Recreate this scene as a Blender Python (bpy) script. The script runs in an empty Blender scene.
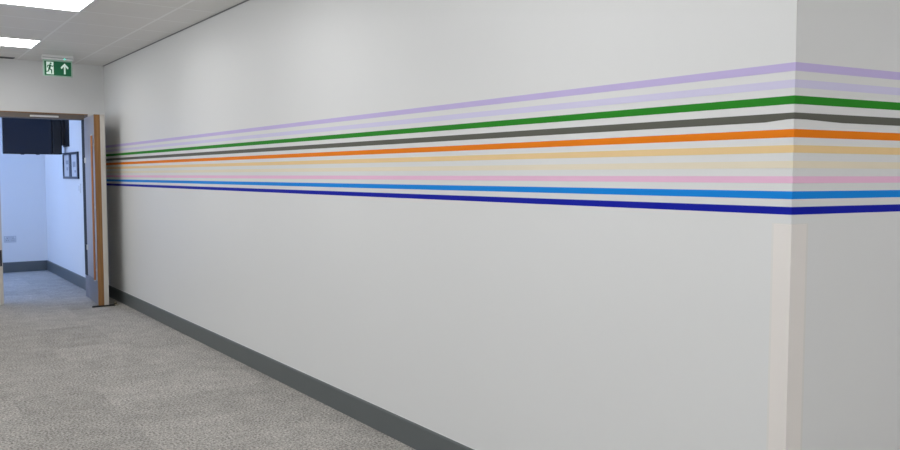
import bpy, bmesh, math, random
from mathutils import Vector, Matrix

S = bpy.context.scene
COL = S.collection
random.seed(4)

# ------------------------------------------------------------------ camera
FPX = 810.451
YAW, PITCH, ROLL = 0.624521, -0.061086, 0.000835
f = Vector((math.sin(YAW)*math.cos(PITCH), math.cos(YAW)*math.cos(PITCH), math.sin(PITCH)))
r = f.cross(Vector((0, 0, 1))).normalized()
u = r.cross(f)
r2 = r*math.cos(ROLL) + u*math.sin(ROLL)
u2 = -r*math.sin(ROLL) + u*math.cos(ROLL)
cd = bpy.data.cameras.new('camera')
cam = bpy.data.objects.new('camera', cd)
COL.objects.link(cam)
M = Matrix((r2, u2, -f)).transposed().to_4x4()
M.translation = Vector((-2.3001, -1.4003, 1.4313))
cam.matrix_world = M
cd.sensor_fit = 'HORIZONTAL'
cd.sensor_width = 36.0
cd.lens = 36.0*FPX/900.0
cd.clip_start = 0.05
S.camera = cam

# ------------------------------------------------------------------ daylight sky and exposure
w = bpy.data.worlds.new('sky')
S.world = w
w.use_nodes = True
bg = w.node_tree.nodes['Background']
bg.inputs['Color'].default_value = (0.93, 0.97, 1.0, 1)
bg.inputs['Strength'].default_value = 2.8
S.view_settings.view_transform = 'Standard'
S.view_settings.look = 'None'
S.view_settings.gamma = 1.0
S.view_settings.use_curve_mapping = False
S.view_settings.exposure = 0.0
LAMP = 12.9      # ceiling panel brightness

# blue fill lamp added outside the far room's assumed window
ld = bpy.data.lights.new('window_daylight', 'AREA')
ld.shape = 'RECTANGLE'; ld.size = 2.5; ld.size_y = 1.5
ld.color = (0.12, 0.36, 1.0); ld.energy = 32
lo = bpy.data.objects.new('window_daylight', ld); COL.objects.link(lo)
lo.location = (-3.57, 10.45, 1.6); lo.rotation_euler = (math.pi/2, 0, -math.pi/2)

# ------------------------------------------------------------------ colours and materials
def lin(c):
    return tuple(((v/255.0)/12.92 if v/255.0 <= 0.04045 else ((v/255.0+0.055)/1.055)**2.4) for v in c)

def mat(name, color, rough=0.6, metal=0.0, emis=None, estr=0.0, spec=0.5, noise=0.0, nscale=20.0, bump=0.0, bscale=200.0, coat=0.0):
    m = bpy.data.materials.new(name)
    m.use_nodes = True
    nt = m.node_tree
    b = nt.nodes['Principled BSDF']
    b.inputs['Base Color'].default_value = (*color, 1)
    b.inputs['Roughness'].default_value = rough
    b.inputs['Metallic'].default_value = metal
    b.inputs['Specular IOR Level'].default_value = spec
    b.inputs['Coat Weight'].default_value = coat
    if emis:
        b.inputs['Emission Color'].default_value = (*emis, 1)
        b.inputs['Emission Strength'].default_value = estr
    tc = nt.nodes.new('ShaderNodeTexCoord')
    if noise > 0:
        n = nt.nodes.new('ShaderNodeTexNoise')
        n.inputs['Scale'].default_value = nscale
        n.inputs['Detail'].default_value = 4
        nt.links.new(tc.outputs['Object'], n.inputs['Vector'])
        mx = nt.nodes.new('ShaderNodeMix')
        mx.data_type = 'RGBA'
        mx.inputs['A'].default_value = (*[c*(1-noise) for c in color], 1)
        mx.inputs['B'].default_value = (*[min(1, c*(1+noise)) for c in color], 1)
        nt.links.new(n.outputs['Fac'], mx.inputs['Factor'])
        nt.links.new(mx.outputs['Result'], b.inputs['Base Color'])
    if bump > 0:
        n2 = nt.nodes.new('ShaderNodeTexNoise')
        n2.inputs['Scale'].default_value = bscale
        n2.inputs['Detail'].default_value = 3
        nt.links.new(tc.outputs['Object'], n2.inputs['Vector'])
        bp = nt.nodes.new('ShaderNodeBump')
        bp.inputs['Strength'].default_value = bump
        bp.inputs['Distance'].default_value = 0.002
        nt.links.new(n2.outputs['Fac'], bp.inputs['Height'])
        nt.links.new(bp.outputs['Normal'], b.inputs['Normal'])
    return m

WALLC = (0.74, 0.74, 0.735)
M_wall = mat('wall_paint', WALLC, 0.42, noise=0.012, nscale=1.5, bump=0.12, bscale=260, spec=0.45)
M_farwall = mat('far_wall_paint', (0.80, 0.80, 0.80), 0.6, noise=0.01, nscale=2)
M_skirt = mat('grey_skirting', lin((92, 97, 98)), 0.4, noise=0.05, nscale=6)
M_frame = mat('cream_frame', (0.60, 0.55, 0.49), 0.45, noise=0.04)
M_head = mat('brown_head', (0.16, 0.13, 0.11), 0.5, noise=0.1)  # dark tone holds the shade of the recessed door head
M_white = mat('white_plastic', (0.8, 0.8, 0.8), 0.35, noise=0.01)
M_black = mat('black_plastic', (0.012, 0.012, 0.014), 0.4, noise=0.1)
M_rubber = mat('black_rubber', (0.01, 0.01, 0.01), 0.8, noise=0.1)
M_steel = mat('satin_steel', (0.62, 0.62, 0.62), 0.3, 1.0, noise=0.03)
M_alu = mat('aluminium', (0.72, 0.72, 0.72), 0.35, 0.8, noise=0.03)

def wood(name, c1, c2, rough=0.45):
    m = mat(name, c1, rough)
    nt = m.node_tree
    b = nt.nodes['Principled BSDF']
    tc = nt.nodes.new('ShaderNodeTexCoord')
    mp = nt.nodes.new('ShaderNodeMapping')
    mp.inputs['Scale'].default_value = (60, 60, 3)
    n = nt.nodes.new('ShaderNodeTexNoise')
    n.inputs['Scale'].default_value = 1.0
    n.inputs['Detail'].default_value = 5
    mx = nt.nodes.new('ShaderNodeMix')
    mx.data_type = 'RGBA'
    mx.inputs['A'].default_value = (*c1, 1)
    mx.inputs['B'].default_value = (*c2, 1)
    nt.links.new(tc.outputs['Object'], mp.inputs['Vector'])
    nt.links.new(mp.outputs['Vector'], n.inputs['Vector'])
    nt.links.new(n.outputs['Fac'], mx.inputs['Factor'])
    nt.links.new(mx.outputs['Result'], b.inputs['Base Color'])
    return m
M_lip = wood('timber_lipping', lin((104, 68, 30)), lin((165, 118, 66)))
M_leaf = mat('grey_laminate', (0.37, 0.37, 0.41), 0.35, noise=0.03, nscale=5)
M_handle = mat('copper_bar', (0.40, 0.17, 0.07), 0.35, 0.5, noise=0.05)
M_cream = mat('cream_laminate', (0.54, 0.51, 0.465), 0.45, noise=0.03, nscale=5)

def carpet():
    m = mat('carpet', (0.3, 0.29, 0.27), 0.95, spec=0.1)
    nt = m.node_tree
    N, Lk = nt.nodes, nt.links
    b = N['Principled BSDF']
    tc = N.new('ShaderNodeTexCoord')
    # tufts
    n1 = N.new('ShaderNodeTexNoise'); n1.inputs['Scale'].default_value = 75; n1.inputs['Detail'].default_value = 6; n1.inputs['Roughness'].default_value = 0.75
    n2 = N.new('ShaderNodeTexNoise'); n2.inputs['Scale'].default_value = 7; n2.inputs['Detail'].default_value = 3
    # tiles, each with its own tone
    mp = N.new('ShaderNodeMapping'); mp.inputs['Scale'].default_value = (2, 2, 0); mp.inputs['Location'].default_value = (0.18, 0.3, 0)
    fl = N.new('ShaderNodeVectorMath'); fl.operation = 'FLOOR'
    wn = N.new('ShaderNodeTexWhiteNoise'); wn.noise_dimensions = '3D'
    for n in (n1, n2, mp): Lk.new(tc.outputs['Object'], n.inputs['Vector'])
    Lk.new(mp.outputs['Vector'], fl.inputs[0]); Lk.new(fl.outputs['Vector'], wn.inputs['Vector'])
    cr = N.new('ShaderNodeValToRGB')
    cr.color_ramp.elements[0].position = 0.36; cr.color_ramp.elements[0].color = (0.115, 0.107, 0.096, 1)
    cr.color_ramp.elements[1].position = 0.66; cr.color_ramp.elements[1].color = (0.78, 0.745, 0.70, 1)
    Lk.new(n1.outputs['Fac'], cr.inputs['Fac'])
    a = N.new('ShaderNodeMath'); a.operation = 'MULTIPLY_ADD'; a.inputs[1].default_value = 0.17; a.inputs[2].default_value = 0.67
    Lk.new(wn.outputs['Value'], a.inputs[0])
    a2 = N.new('ShaderNodeMath'); a2.operation = 'MULTIPLY_ADD'; a2.inputs[1].default_value = 0.50
    Lk.new(n2.outputs['Fac'], a2.inputs[0]); Lk.new(a.outputs[0], a2.inputs[2])
    mul = N.new('ShaderNodeVectorMath'); mul.operation = 'SCALE'
    Lk.new(cr.outputs['Color'], mul.inputs[0]); Lk.new(a2.outputs[0], mul.inputs['Scale'])
    Lk.new(mul.outputs['Vector'], b.inputs['Base Color'])
    bp = N.new('ShaderNodeBump'); bp.inputs['Strength'].default_value = 0.6; bp.inputs['Distance'].default_value = 0.006
    Lk.new(n1.outputs['Fac'], bp.inputs['Height']); Lk.new(bp.outputs['Normal'], b.inputs['Normal'])
    return m

TX, TY, OX, OY = 0.58, 0.553, -0.90, 7.10
def ceiling_mat():
    m = mat('ceiling_tiles', (0.6, 0.6, 0.6), 0.45, spec=0.4)
    nt = m.node_tree
    N, Lk = nt.nodes, nt.links
    b = N['Principled BSDF']
    tc = N.new('ShaderNodeTexCoord')
    sp = N.new('ShaderNodeSeparateXYZ'); Lk.new(tc.outputs['Object'], sp.inputs[0])
    def line(out, o, t, wd):
        s = N.new('ShaderNodeMath'); s.operation = 'SUBTRACT'; Lk.new(out, s.inputs[0]); s.inputs[1].default_value = o - t/2
        d = N.new('ShaderNodeMath'); d.operation = 'DIVIDE'; Lk.new(s.outputs[0], d.inputs[0]); d.inputs[1].default_value = t
        fr = N.new('ShaderNodeMath'); fr.operation = 'FRACT'; Lk.new(d.outputs[0], fr.inputs[0])
        c = N.new('ShaderNodeMath'); c.operation = 'SUBTRACT'; Lk.new(fr.outputs[0], c.inputs[0]); c.inputs[1].default_value = 0.5
        ab = N.new('ShaderNodeMath'); ab.operation = 'ABSOLUTE'; Lk.new(c.outputs[0], ab.inputs[0])
        lt = N.new('ShaderNodeMath'); lt.operation = 'LESS_THAN'; Lk.new(ab.outputs[0], lt.inputs[0]); lt.inputs[1].default_value = wd/t/2
        return lt
    lx = line(sp.outputs['X'], OX, TX, 0.020)
    ly = line(sp.outputs['Y'], OY, TY, 0.016)
    mxx = N.new('ShaderNodeMath'); mxx.operation = 'MAXIMUM'; Lk.new(lx.outputs[0], mxx.inputs[0]); Lk.new(ly.outputs[0], mxx.inputs[1])
    n = N.new('ShaderNodeTexNoise'); n.inputs['Scale'].default_value = 1.3; Lk.new(tc.outputs['Object'], n.inputs['Vector'])
    base = N.new('ShaderNodeMix'); base.data_type = 'RGBA'
    base.inputs['A'].default_value = (0.71, 0.69, 0.66, 1); base.inputs['B'].default_value = (0.77, 0.75, 0.72, 1)
    Lk.new(n.outputs['Fac'], base.inputs['Factor'])
    mx = N.new('ShaderNodeMix'); mx.data_type = 'RGBA'
    mx.inputs['B'].default_value = (0.86, 0.85, 0.83, 1)
    Lk.new(mxx.outputs[0], mx.inputs['Factor']); Lk.new(base.outputs['Result'], mx.inputs['A'])
    Lk.new(mx.outputs['Result'], b.inputs['Base Color'])
    return m
M_carpet = carpet()
M_ceil = ceiling_mat()

# ------------------------------------------------------------------ mesh helpers
def box(bm, x0, x1, y0, y1, z0, z1):
    v = [bm.verts.new((x, y, z)) for x in (x0, x1) for y in (y0, y1) for z in (z0, z1)]
    for q in ((0,1,3,2), (4,6,7,5), (0,4,5,1), (2,3,7,6), (0,2,6,4), (1,5,7,3)):
        bm.faces.new([v[i] for i in q])

def cyl(bm, p0, p1, rad, n=20, rad2=None):
    p0, p1 = Vector(p0), Vector(p1)
    d = p1-p0
    res = bmesh.ops.create_cone(bm, cap_ends=True, segments=n, radius1=rad, radius2=rad if rad2 is None else rad2, depth=d.length)
    Mx = Matrix.Translation((p0+p1)/2) @ Vector((0, 0, 1)).rotation_difference(d.normalized()).to_matrix().to_4x4()
    bmesh.ops.transform(bm, matrix=Mx, verts=res['verts'])

def prism(bm, pts, axis, a, b):
    # polygon pts (2D) extruded along axis from a to b
    def P(p, t):
        return {'x': (t, p[0], p[1]), 'y': (p[0], t, p[1]), 'z': (p[0], p[1], t)}[axis]
    A = [bm.verts.new(P(p, a)) for p in pts]
    B = [bm.verts.new(P(p, b)) for p in pts]
    bm.faces.new(A); bm.faces.new(B[::-1])
    n = len(pts)
    for i in range(n):
        bm.faces.new((A[i], A[(i+1) % n], B[(i+1) % n], B[i]))

def obj(name, bm, m, parent=None, bevel=0.0, smooth=False):
    bmesh.ops.recalc_face_normals(bm, faces=bm.faces)
    me = bpy.data.meshes.new(name)
    bm.to_mesh(me); bm.free()
    me.materials.append(m)
    if smooth:
        for p in me.polygons: p.use_smooth = True
    o = bpy.data.objects.new(name, me)
    COL.objects.link(o)
    if parent: o.parent = parent
    if bevel > 0:
        md = o.modifiers.new('bevel', 'BEVEL'); md.width = bevel; md.segments = 2; md.limit_method = 'ANGLE'
    if smooth:
        md = o.modifiers.new('edges', 'EDGE_SPLIT'); md.split_angle = math.radians(40)
    return o

def bxo(name, dims, m, parent=None, bevel=0.0):
    bm = bmesh.new(); box(bm, *dims)
    return obj(name, bm, m, parent, bevel)

def tag(o, label=None, cat=None, group=None, kind=None):
    if label: o['label'] = label
    if cat: o['category'] = cat
    if group: o['group'] = group
    if kind: o['kind'] = kind
    return o

def empty(name, loc=(0, 0, 0), rz=0.0):
    o = bpy.data.objects.new(name, None)
    o.location = loc; o.rotation_euler = (0, 0, rz)
    COL.objects.link(o)
    return o

def st(o, label=None, cat=None):
    return tag(o, label, cat, None, 'structure')

# ------------------------------------------------------------------ room shell
L, H = 8.686, 2.70
RA = math.radians(7.5)              # the short wall leans towards the viewer
CA, SA = math.cos(RA), math.sin(RA)
LW, BW, RW = -5.6, -4.6, 3.6      # left, back and far right limits of the hall
FX, FY = -0.105, 12.03            # far room: right wall and back wall
FL = -3.4
st(bxo('floor', (LW-.15, RW+.15, BW-.15, FY+.15, -0.12, 0), M_carpet), 'mottled grey carpet tile floor running through the doorway', 'floor')
st(bxo('ceiling', (LW-.15, RW+.15, BW-.15, FY+.15, H, H+.12), M_ceil), 'grey square ceiling tiles with pale joints', 'ceiling')
st(bxo('wall_right', (0, 0.14, 0, L+.15, 0, H), M_wall), 'long white wall crossed by ten coloured stripes', 'wall')
bm = bmesh.new()
prism(bm, [(0, 0), (RW, -RW*SA/CA), (RW, 0.14), (0.14, 0.14), (0.14, 0.0005), (0, 0.0005)], 'z', 0, H)
st(obj('wall_front', bm, M_wall), 'short white wall turning off to the right of the corner', 'wall')
bm = bmesh.new()
OL, OR_, OZ = -1.137, -0.190, 2.125
box(bm, LW, OL, L, L+.15, 0, H); box(bm, OR_, 0, L, L+.15, 0, H); box(bm, OL, OR_, L, L+.15, OZ, H)
st(obj('wall_end', bm, M_wall), 'white end wall above and around the open doorway', 'wall')
bm = bmesh.new()
ys = [BW]
WYS = (-0.6, 2.9, 6.4)
for wy in WYS: ys += [wy-1.5, wy+1.5]
ys.append(L+.15)
for i in range(0, len(ys), 2): box(bm, LW-.15, LW, ys[i], ys[i+1], 0, H)
for i in range(1, len(ys)-1, 2):
    box(bm, LW-.15, LW, ys[i], ys[i+1], 0, 0.65); box(bm, LW-.15, LW, ys[i], ys[i+1], 2.45, H)
for k, wy in enumerate(WYS):  # unseen windows added to light the striped wall
    b2 = bmesh.new()
    for a, b_, c, d in ((-1.5, 1.5, 0, .05), (-1.5, 1.5, 1.75, 1.8), (-1.5, -1.45, .05, 1.75), (1.45, 1.5, .05, 1.75), (-.025, .025, .05, 1.75)):
        box(b2, LW-.10, LW-.05, wy+a, wy+b_, .65+c, .65+d)
    st(obj('window_%d' % (k+2), b2, M_white), 'white window frame in the side wall of the hall', 'window')
st(obj('wall_left', bm, M_wall), 'white side wall of the hall', 'wall')
bm = bmesh.new()
box(bm, LW, -4.2, BW-.15, BW, 0, H); box(bm, -1.2, RW, BW-.15, BW, 0, H)
box(bm, -4.2, -1.2, BW-.15, BW, 0, .55); box(bm, -4.2, -1.2, BW-.15, BW, 2.3, H)
b2 = bmesh.new()  # unseen rear window added to brighten the short wall
for a, b_, c, d in ((-4.2, -1.2, .55, .60), (-4.2, -1.2, 2.25, 2.3), (-4.2, -4.15, .60, 2.25), (-1.25, -1.2, .60, 2.25), (-2.73, -2.67, .60, 2.25)):
    box(b2, a, b_, BW-.10, BW-.05, c, d)
st(obj('window_5', b2, M_white), 'white window frame in the wall behind the viewer', 'window')
st(obj('wall_back', bm, M_wall), 'white wall behind the viewer', 'wall')
st(bxo('wall_side', (RW, RW+.15, BW, 0.14, 0, H), M_wall), 'white wall closing the hall on the right', 'wall')
# far room
st(bxo('wall_far_right', (FX, FX+.105, L+.15, FY+.15, 0, H), M_farwall), 'blue-lit white wall with two picture frames beyond the doorway', 'wall')
st(bxo('wall_far_end', (FL, FX, FY, FY+.15, 0, H), M_farwall), 'blue-lit white wall facing the doorway in the far room', 'wall')
bm = bmesh.new()
wy0, wy1, wz0, wz1 = 9.15, 11.75, 0.8, 2.4  # unseen window, assumed as a source of the blue light
box(bm, FL-.15, FL, L+.15, wy0, 0, H); box(bm, FL-.15, FL, wy1, FY+.15, 0, H)
box(bm, FL-.15, FL, wy0, wy1, 0, wz0); box(bm, FL-.15, FL, wy0, wy1, wz1, H)
st(obj('wall_far_left', bm, M_farwall), 'far room wall with the daylight window', 'wall')
win = st(empty('window_1', (FL-.08, (wy0+wy1)/2, wz0)), 'white framed window of the far room', 'window')
bm = bmesh.new()
hw = (wy1-wy0)/2; hh = wz1-wz0
for a, b_, c, d in ((-hw, hw, 0, .05), (-hw, hw, hh-.05, hh), (-hw, -hw+.05, 0, hh), (hw-.05, hw, 0, hh), (-.03, .03, 0, hh)):
    box(bm, -.03, .03, a, b_, c, d)
obj('window_frame', bm, M_white, win, 0.003)

# skirtings
SH, ST = 0.134, 0.013
def skirt(name, pts, zc=True):
    # pts: polyline of the wall line, the room on the left-hand side
    bm = bmesh.new()
    prof = [(0, 0), (ST, 0), (ST, SH-.008), (ST-.004, SH-.002), (ST-.008, SH), (0, SH)]
    n = len(pts)
    rings = []
    for i, p in enumerate(pts):
        p = Vector(p)
        def nrm(a, b):
            d = (Vector(b)-Vector(a)).normalized(); return Vector((-d.y, d.x))
        if i == 0: nn = nrm(pts[0], pts[1])
        elif i == n-1: nn = nrm(pts[-2], pts[-1])
        else:
            n1, n2 = nrm(pts[i-1], pts[i]), nrm(pts[i], pts[i+1])
            nn = (n1+n2)/(1+n1.dot(n2))
        rings.append([bm.verts.new((p.x+nn.x*a, p.y+nn.y*a, z)) for a, z in prof])
    for i in range(n-1):
        for k in range(len(prof)):
            k2 = (k+1) % len(prof)
            bm.faces.new((rings[i][k], rings[i][k2], rings[i+1][k2], rings[i+1][k]))
    bm.faces.new(rings[0]); bm.faces.new(rings[-1][::-1])
    return st(obj(name, bm, M_skirt), None, None)
o = skirt('baseboard_right', [(RW-.01, -(RW-.01)*SA/CA), (0, 0), (0, L-.001)]); o['label'] = 'grey skirting along the foot of the striped wall'; o['category'] = 'skirting'
o = skirt('baseboard_end', [(-ST-.001, L), (OR_+.02, L)]); o['label'] = 'grey skirting behind the open door'; o['category'] = 'skirting'
o = skirt('baseboard_end_left', [(OL-.02, L), (LW+.001, L)]); o['label'] = 'grey skirting left of the doorway'; o['category'] = 'skirting'
o = skirt('baseboard_left', [(LW, L-ST-.001), (LW, BW+.001)]); o['label'] = 'grey skirting of the side wall'; o['category'] = 'skirting'
SH = 0.15
o = skirt('baseboard_far', [(FX, L+.16), (FX, FY), (FL+.001, FY)]); o['label'] = 'blue-grey skirting around the far room'; o['category'] = 'skirting'

# thin pale sealant bead above the right-hand skirting
st(bxo('trim_1', (-0.004, 0, 0.001, L-.02, 0.1345, 0.1385), M_white, None, 0.001), 'thin white sealant line on top of the grey skirting', 'sealant line')

st(bxo('trim_3', (-0.010, 0, 0, L, H-.006, H), mat('edge_trim_grey', (0.16, 0.16, 0.165), 0.5, noise=0.03)), 'dark shadow-gap edge trim where the ceiling meets the striped wall', 'edge trim')

# door frame
fr = st(empty('trim_2', ((OL+OR_)/2, L, 0)), 'cream door frame around the open doorway', 'door frame')
cx = (OL+OR_)/2
def fb(name, x0, x1, y0, y1, z0, z1, m, bev=0.002):
    return bxo(name, (x0-cx, x1-cx, y0, y1, z0, z1), m, fr, bev)
fb('left_jamb', OL, OL+.034, -.012, .165, 0, OZ, M_frame)
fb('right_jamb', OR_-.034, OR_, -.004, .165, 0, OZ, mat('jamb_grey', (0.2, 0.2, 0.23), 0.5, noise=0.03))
fb('frame_head', OL+.034, OR_-.034, -.004, .165, 2.068, OZ, M_head)
fb('frame_trim', OL+.0, OR_, -.014, -.004, OZ-.003, OZ+.006, M_lip, 0.001)
fb('closer_track', -.79, -.50, -.024, -.004, 2.080, 2.100, M_alu, 0.002)
fb('rebate_seal', OR_-.0365, OR_-.034, -.004, .165, 0.26, 2.068, M_rubber, 0)  # black strip covering the jamb's inner face
fb('rebate_edge', OR_-.034, OR_-.012, -.0065, -.004, 0.26, 2.068, M_rubber, 0)
fb('strike_plate', OL+.006, OL+.028, -.0145, -.012, 0.43, 0.61, M_black, 0.0005)

# ------------------------------------------------------------------ open door leaf
HX, HY = -0.237, L-.035
ex, ey = -0.288, 7.925           # foot of the leading edge, left face
ang = math.atan2(ey-HY, ex-HX)   # direction hinge -> leading edge
LEN = math.hypot(ey-HY, ex-HX)
door = st(empty('door_1', (HX, HY, 0), ang), 'grey door standing open against the striped wall, copper pull bar', 'door')
# local: +x towards the leading edge, +y towards the striped wall
T1, T2, DZ = 0.060, 0.108, 2.082
bxo('door_panel', (0.0, LEN-.012, 0.0, T1, 0.016, DZ), M_leaf, door, 0.0015)
bxo('edge_lipping', (LEN-.012, LEN, 0.0, T1, 0.016, DZ), M_lip, door, 0.0015)
o = bxo('backing_panel', (0.0, LEN, T1, T2, 0.016, DZ), M_cream, door, 0.002); o['label'] = 'cream back half of the door edge'
bxo('kick_plate', (0.012, LEN-.02, -.0015, 0.0, 0.018, 0.285), mat('kick_plate_steel', (0.20, 0.20, 0.235), 0.35, 0.4, noise=0.03), door)
for z in (0.60, 1.60):
    bm = bmesh.new(); cyl(bm, (0.03, -.006, z-.03), (0.03, -.006, z+.03), 0.006, 12); box(bm, 0.0, 0.07, -.004, 0, z-.03, z+.03)
    obj('hinge', bm, M_steel, door)
bm = bmesh.new()
cyl(bm, (0, -.024, 0.29), (0, -.024, 1.86), 0.011, 24)
h = obj('pull_handle', bm, M_handle, door, 0, True); h.location = (LEN-.032, 0, 0)
for z in (0.40, 1.08, 1.75):
    bm = bmesh.new(); cyl(bm, (0, -.024, z), (0, -.001, z), 0.007, 16); cyl(bm, (0, -.006, z), (0, 0, z), 0.018, 20)
    s_ = obj('handle_post', bm, M_steel, h, 0, True)
for z in (0.2905, 1.8595):
    bm = bmesh.new(); cyl(bm, (0, -.024, z-.004), (0, -.024, z+.004), 0.0116, 20)
    obj('end_cap', bm, M_steel, h, 0, True)

# floor hardware at the door foot
t = empty('door_stop', (-.10, 7.985, 0))
bm = bmesh.new(); cyl(bm, (0, 0, 0), (0, 0, 0.006), 0.030, 24); cyl(bm, (0, 0, 0.006), (0, 0, 0.030), 0.016, 24, 0.012)
obj('base', bm, mat('brass', (0.5, 0.42, 0.28), 0.35, 0.7, noise=0.05), t, 0, True)
bm = bmesh.new(); cyl(bm, (0, 0, 0.014), (0, 0, 0.024), 0.019, 24)
obj('buffer_ring', bm, M_rubber, t, 0, True)
tag(t, 'small brass door stop on the carpet between the open door and the wall', 'door stop')
bm = bmesh.new()
prism(bm, [(-.35, 0.0), (-.12, 0.0), (-.12, 0.014), (-.34, 0.014), (-.35, 0.008)], 'y', 7.91, 7.955)
tag(obj('draught_strip', bm, M_rubber), 'flat black rubber strip on the carpet under the open door', 'rubber strip')

# ------------------------------------------------------------------ wall stripes
WL = lin((196, 196, 194))
def alb(c):
    return tuple(min(0.85, v/w_*a) for v, w_, a in zip(lin(c), WL, WALLC))
STR = [
 (1.775, 1.7495, (173, 161, 197), 'lavender', 'lavender painted stripe on the white walls, topmost of the ten'),
 (1.7235, 1.699, (186, 182, 203), 'pale_lavender', 'very pale lavender stripe between the lavender and the green stripe'),
 (1.675, 1.6495, (34, 118, 28), 'green', 'dark green stripe, the only green one on the white walls'),
 (1.6235, 1.598, (84, 84, 76), 'grey', 'charcoal grey stripe between the green and the orange stripe'),
 (1.5735, 1.5485, (232, 112, 12), 'orange', 'bright orange stripe just below the charcoal grey one'),
 (1.525, 1.5015, (227, 181, 133), 'peach', 'soft peach stripe just below the bright orange one'),
 (1.4765, 1.4545, (204, 195, 174), 'cream', 'faint cream stripe between the peach and the pink stripe'),
 (1.4295, 1.4085, (213, 168, 190), 'pink', 'pink stripe just above the bright blue one'),
 (1.3835, 1.3595, (10, 118, 196), 'blue', 'bright sky blue stripe, second from the bottom'),
 (1.3355, 1.3115, (6, 18, 140), 'navy', 'deep navy blue stripe, lowest of the ten on the white walls'),
]
TH = 0.0008
for zt, zb, c, nm, lab in STR:
    m = mat('stripe_'+nm, alb(c), 0.55, noise=0.02, nscale=4, spec=0.15)
    bm = bmesh.new()
    up = 0.006 if nm == 'grey' else 0.0
    path = [(0, L-.0005, 0), (0, 0.10, 0), (0, 0.02, up), (0, 0, up), (.05, 0, up), (0.22, 0, 0), (RW, 0, 0)]
    rings = []
    for i, (x, y, dz) in enumerate(path):
        if x > 0:                       # on the short wall
            a = (x*CA, -x*SA); b2 = (a[0]-SA*TH, a[1]-CA*TH)
        elif i == 3:                    # at the corner
            a = (0, 0); b2 = (-TH, -TH*(1-SA)/CA)
        else:
            a = (0, y); b2 = (-TH, y)
        rings.append([bm.verts.new((*a, zb+dz)), bm.verts.new((*a, zt)), bm.verts.new((*b2, zt)), bm.verts.new((*b2, zb+dz))])
    for i in range(len(path)-1):
        for k in range(4):
            k2 = (k+1) % 4
            bm.faces.new((rings[i][k], rings[i][k2], rings[i+1][k2], rings[i+1][k]))
    bm.faces.new(rings[0]); bm.faces.new(rings[-1][::-1])
    o = obj('wall_stripe', bm, m)
    tag(o, lab, 'wall stripe', 'coloured stripes along the white walls')

# ------------------------------------------------------------------ corner guard
cg = empty('corner_guard', (0, 0, SH))
M_guard = mat('guard_plastic', (0.81, 0.765, 0.73), 0.3, noise=0.015, nscale=5)
z0, z1 = 0.142, 1.281
g = 0.002
def Lshape(bm, a, b, t0, t1, zz0, zz1):
    # wings: a along +Y on the right wall, b along +X on the short wall
    def on(sx, t): return (sx*CA-SA*t, -sx*SA-CA*t)
    pts = [(-t0, a), (-t1, a), (-t1, -t1*(1-SA)/CA), on(b, t1), on(b, t0), (-t0, -t0*(1-SA)/CA)]
    prism(bm, pts, 'z', zz0, zz1)
cg.location = (0, 0, 0)
bm = bmesh.new(); Lshape(bm, 0.058, 0.066, 0.0001, 0.0022, z0, z1)
obj('guard_shell', bm, M_guard, cg, 0.0006)
bm = bmesh.new(); Lshape(bm, 0.066, 0.076, 0.0001, 0.0009, z0, z1+.003)
o = obj('adhesive_edge', bm, mat('clear_edge', (0.80, 0.78, 0.75), 0.25), cg)
tag(cg, 'off-white plastic corner guard on the lower half of the wall corner', 'corner guard')

# ------------------------------------------------------------------ ceiling lights
M_emit = mat('lit_diffuser', (0.9, 0.9, 0.9), 0.5, emis=(0.985, 0.99, 1.0), estr=LAMP)
M_lframe = mat('light_frame', (0.75, 0.75, 0.75), 0.4, noise=0.01)
M_blue_fill = mat('cool_diffuser', (0.9, 0.9, 0.9), 0.5, emis=(0.27, 0.47, 1.0), estr=15.5)  # blue glow of unseen panels added to light the far room
def light(x1, y1, label, em=None):
    t = empty('ceiling_light', (x1-TX/2, y1-TY/2, H))
    hx, hy, b = TX/2-.004, TY/2-.004, 0.014
    bm = bmesh.new()
    box(bm, -hx, hx, -hy, -hy+b, -.010, 0); box(bm, -hx, hx, hy-b, hy, -.010, 0)
    box(bm, -hx, -hx+b, -hy+b, hy-b, -.010, 0); box(bm, hx-b, hx, -hy+b, hy-b, -.010, 0)
    obj('light_frame', bm, M_lframe, t)
    bm = bmesh.new(); box(bm, -hx+b, hx-b, -hy+b, hy-b, -.007, -.002)
    obj('diffuser', bm, em or M_emit, t)
    tag(t, label, 'ceiling light', 'square ceiling light panels')
    return t
light(OX, OY+TY, 'lit square ceiling panel just in front of the green exit sign')
light(OX, OY-3*TY, 'lit square ceiling panel at the top left, larger of the two in view')
light(-0.9, 10.9, 'cool white ceiling panel of the room beyond the doorway, out of frame', M_blue_fill)
light(-2.06, 10.9, 'cool white ceiling panel deeper left in the room beyond the doorway, out of frame', M_blue_fill)
for j in range(1, 5):  # unseen panels added to brighten the hall walls
    light(OX, OY-3*TY-4*TY*j, 'lit square ceiling panel in the row above the hall, out of frame %s' % ('near', 'further', 'over the corner', 'overhead', 'behind')[j])
for j in (4, 5):  # more unseen panels, added for light from the side passage
    light(OX+4*TX, OY+TY-4*TY*j, 'lit square ceiling panel over the side passage, out of frame')

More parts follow.
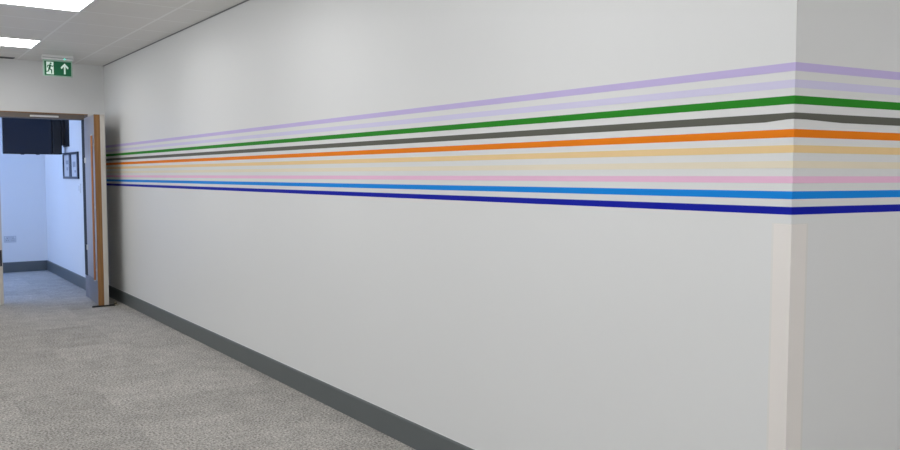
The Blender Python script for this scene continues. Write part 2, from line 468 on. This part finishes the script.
# ------------------------------------------------------------------ exit sign
ex_ = empty('exit_sign', (-0.5945, 8.10, 0))
M_green = mat('sign_green', (0.0, 0.10, 0.035), 0.4, emis=(0.0, 0.30, 0.11), estr=0.08)
M_pic = mat('sign_white', (0.75, 0.8, 0.76), 0.4, emis=(0.55, 0.9, 0.7), estr=0.30)
M_acr = mat('clear_acrylic', (0.45, 0.62, 0.52), 0.15, noise=0.02)
bxo('housing', (-.152, .150, -.032, .032, 2.652, H), M_white, ex_, 0.004)
bxo('housing_seam', (-.150, .148, -.0335, -.032, 2.668, 2.672), M_skirt, ex_)
bxo('acrylic_plate', (-.143, .143, .003, .009, 2.478, 2.652), M_acr, ex_, 0.001)
bxo('green_panel', (-.130, .130, -.001, .003, 2.488, 2.636), M_green, ex_)
pc = bxo('doorway_pictogram', (-.112, -.042, -.0022, -.001, 2.498, 2.628), M_pic, ex_)
bm = bmesh.new()
def limb(a, b, wdt):
    a, b = Vector(a), Vector(b); d = (b-a).normalized()*wdt/2; n = Vector((-d.y, d.x))
    prism(bm, [tuple(a+n-d*.5), tuple(a-n-d*.5), tuple(b-n+d*.5), tuple(b+n+d*.5)], 'y', -.0034, -.0022)
cyl(bm, (-.070, -.0034, 2.611), (-.070, -.0022, 2.611), 0.0095, 16)
limb((-.074, 2.594), (-.084, 2.558), .019)
limb((-.074, 2.594), (-.054, 2.580), .009); limb((-.054, 2.580), (-.046, 2.588), .008)
limb((-.076, 2.596), (-.100, 2.586), .009); limb((-.100, 2.586), (-.104, 2.568), .008)
limb((-.084, 2.558), (-.062, 2.542), .012); limb((-.062, 2.542), (-.062, 2.508), .011)
limb((-.086, 2.556), (-.092, 2.530), .012); limb((-.092, 2.530), (-.110, 2.524), .010)
obj('running_figure', bm, M_green, ex_)
bm = bmesh.new()
prism(bm, [(.058, 2.506), (.074, 2.506), (.074, 2.585), (.096, 2.560), (.103, 2.568), (.103, 2.580), (.066, 2.620),
           (.029, 2.580), (.029, 2.568), (.036, 2.560), (.058, 2.585)], 'y', -.0022, -.001)
obj('arrow', bm, M_pic, ex_)
bm = bmesh.new(); cyl(bm, (.062, -.036, 2.660), (.062, -.024, 2.660), 0.006, 16)
obj('indicator_light', bm, mat('green_led', (0.1, 0.8, 0.6), 0.3, emis=(0.08, 1.0, 0.72), estr=3), ex_)
tag(ex_, 'green and white emergency exit sign with up arrow hanging from the ceiling', 'exit sign')

# dark slatted strip at the ceiling edge
v = empty('ceiling_vent', (-1.20, 8.58, H))
bxo('vent_frame', (-.26, .26, -.05, .05, -.006, 0), mat('vent_grey', (0.16, 0.16, 0.17), 0.5, noise=0.05), v)
for k in range(3):
    bxo('vent_blade', (-.25, .25, -.032+.026*k, -.022+.026*k, -.010, -.006), M_black, v)
tag(v, 'dark slot vent in the ceiling at the top of the end wall', 'vent')

# ------------------------------------------------------------------ far room things
M_navy = mat('picture_frame_black', (0.012, 0.02, 0.045), 0.4, noise=0.1)
M_paper = mat('mount_paper', (0.62, 0.63, 0.66), 0.7, noise=0.12, nscale=14)
M_print = mat('print_ink', (0.34, 0.36, 0.42), 0.7, noise=0.3, nscale=40)
def picture(yc, label, marks):
    t = empty('picture_frame', (FX, yc, 1.555))
    a, b, c = 0.232, 0.172, 0.030
    bm = bmesh.new()
    box(bm, -.022, 0, -a, a, -b, -b+c); box(bm, -.022, 0, -a, a, b-c, b)
    box(bm, -.022, 0, -a, -a+c+.02, -b+c, b-c); box(bm, -.022, 0, a-c-.02, a, -b+c, b-c)
    obj('frame', bm, M_navy, t, 0.002)
    pr = bxo('print', (-.010, -.004, -a+c+.02, a-c-.02, -b+c, b-c), M_paper, t)
    bm = bmesh.new()
    for (p, q, z, hgt) in marks: box(bm, -.0115, -.010, p, q, z, z+hgt)
    obj('drawing', bm, M_print, pr)
    tag(t, label, 'picture')
picture(10.345, 'black framed pale print on the far room wall, left one of the pair', [(-.10, .06, .02, .05), (-.05, .02, -.06, .04)])
picture(9.868, 'black framed pale print on the far room wall, right one beside the door', [(-.06, .10, -.02, .07), (-.08, .0, -.09, .03)])

sw = empty('light_switch', (FX, 9.64, 1.265))
bxo('plate', (-.008, 0, -.06, .06, -.06, .06), M_white, sw, 0.003)
bxo('rocker', (-.013, -.008, -.02, .02, -.032, .032), M_alu, sw, 0.001)
tag(sw, 'white light switch on the far room wall below the right picture', 'light switch')

so = empty('wall_socket', (-0.60, FY, 0.49))
M_sock = mat('socket_grey', (0.55, 0.57, 0.6), 0.35, noise=0.02)
bxo('plate', (-.080, .080, -.010, 0, -.048, .048), M_sock, so, 0.003)
for s in (-.037, .037):
    bm = bmesh.new()
    for dx, dz, ww, hh_ in ((0, .022, .006, .012), (-.012, -.006, .009, .006), (.012, -.006, .009, .006)):
        box(bm, s+dx-ww/2, s+dx+ww/2, -.0112, -.010, dz-hh_/2-.01, dz+hh_/2-.01)
    obj('pin_holes', bm, M_black, so)
    bxo('switch_rocker', (s-.005+(.025 if s > 0 else -.025), s+.005+(.025 if s > 0 else -.025), -.013, -.010, .018, .036), M_white, so)
tag(so, 'double wall socket low on the far room wall above the skirting', 'wall socket')

# television on a swing arm
tv = empty('television', (-0.50, 10.45, 1.705))
M_tv = mat('tv_case', (0.008, 0.011, 0.018), 0.45, noise=0.1)
bxo('casing', (-.345, .235, 0, .07, 0, .47), M_tv, tv, 0.006)
bxo('screen', (-.332, .220, -.002, 0, .016, .455), mat('tv_screen', (0.004, 0.013, 0.036), 0.4, noise=0.05), tv)
bxo('side_housing', (.235, .345, -.03, .10, .0, .47), M_black, tv, 0.008)
for x in (-.12, .06):
    bxo('bottom_clip', (x-.02, x+.02, .01, .05, -.008, .002), M_black, tv, 0.002)
bxo('mounting_arm', (.345, .380, -.06, .08, .12, .47), M_black, tv, 0.004)
bxo('wall_plate', (.378, .395, -.26, .10, .10, .50), M_black, tv, 0.003)
tag(tv, 'large black television mounted high beyond the doorway', 'television')
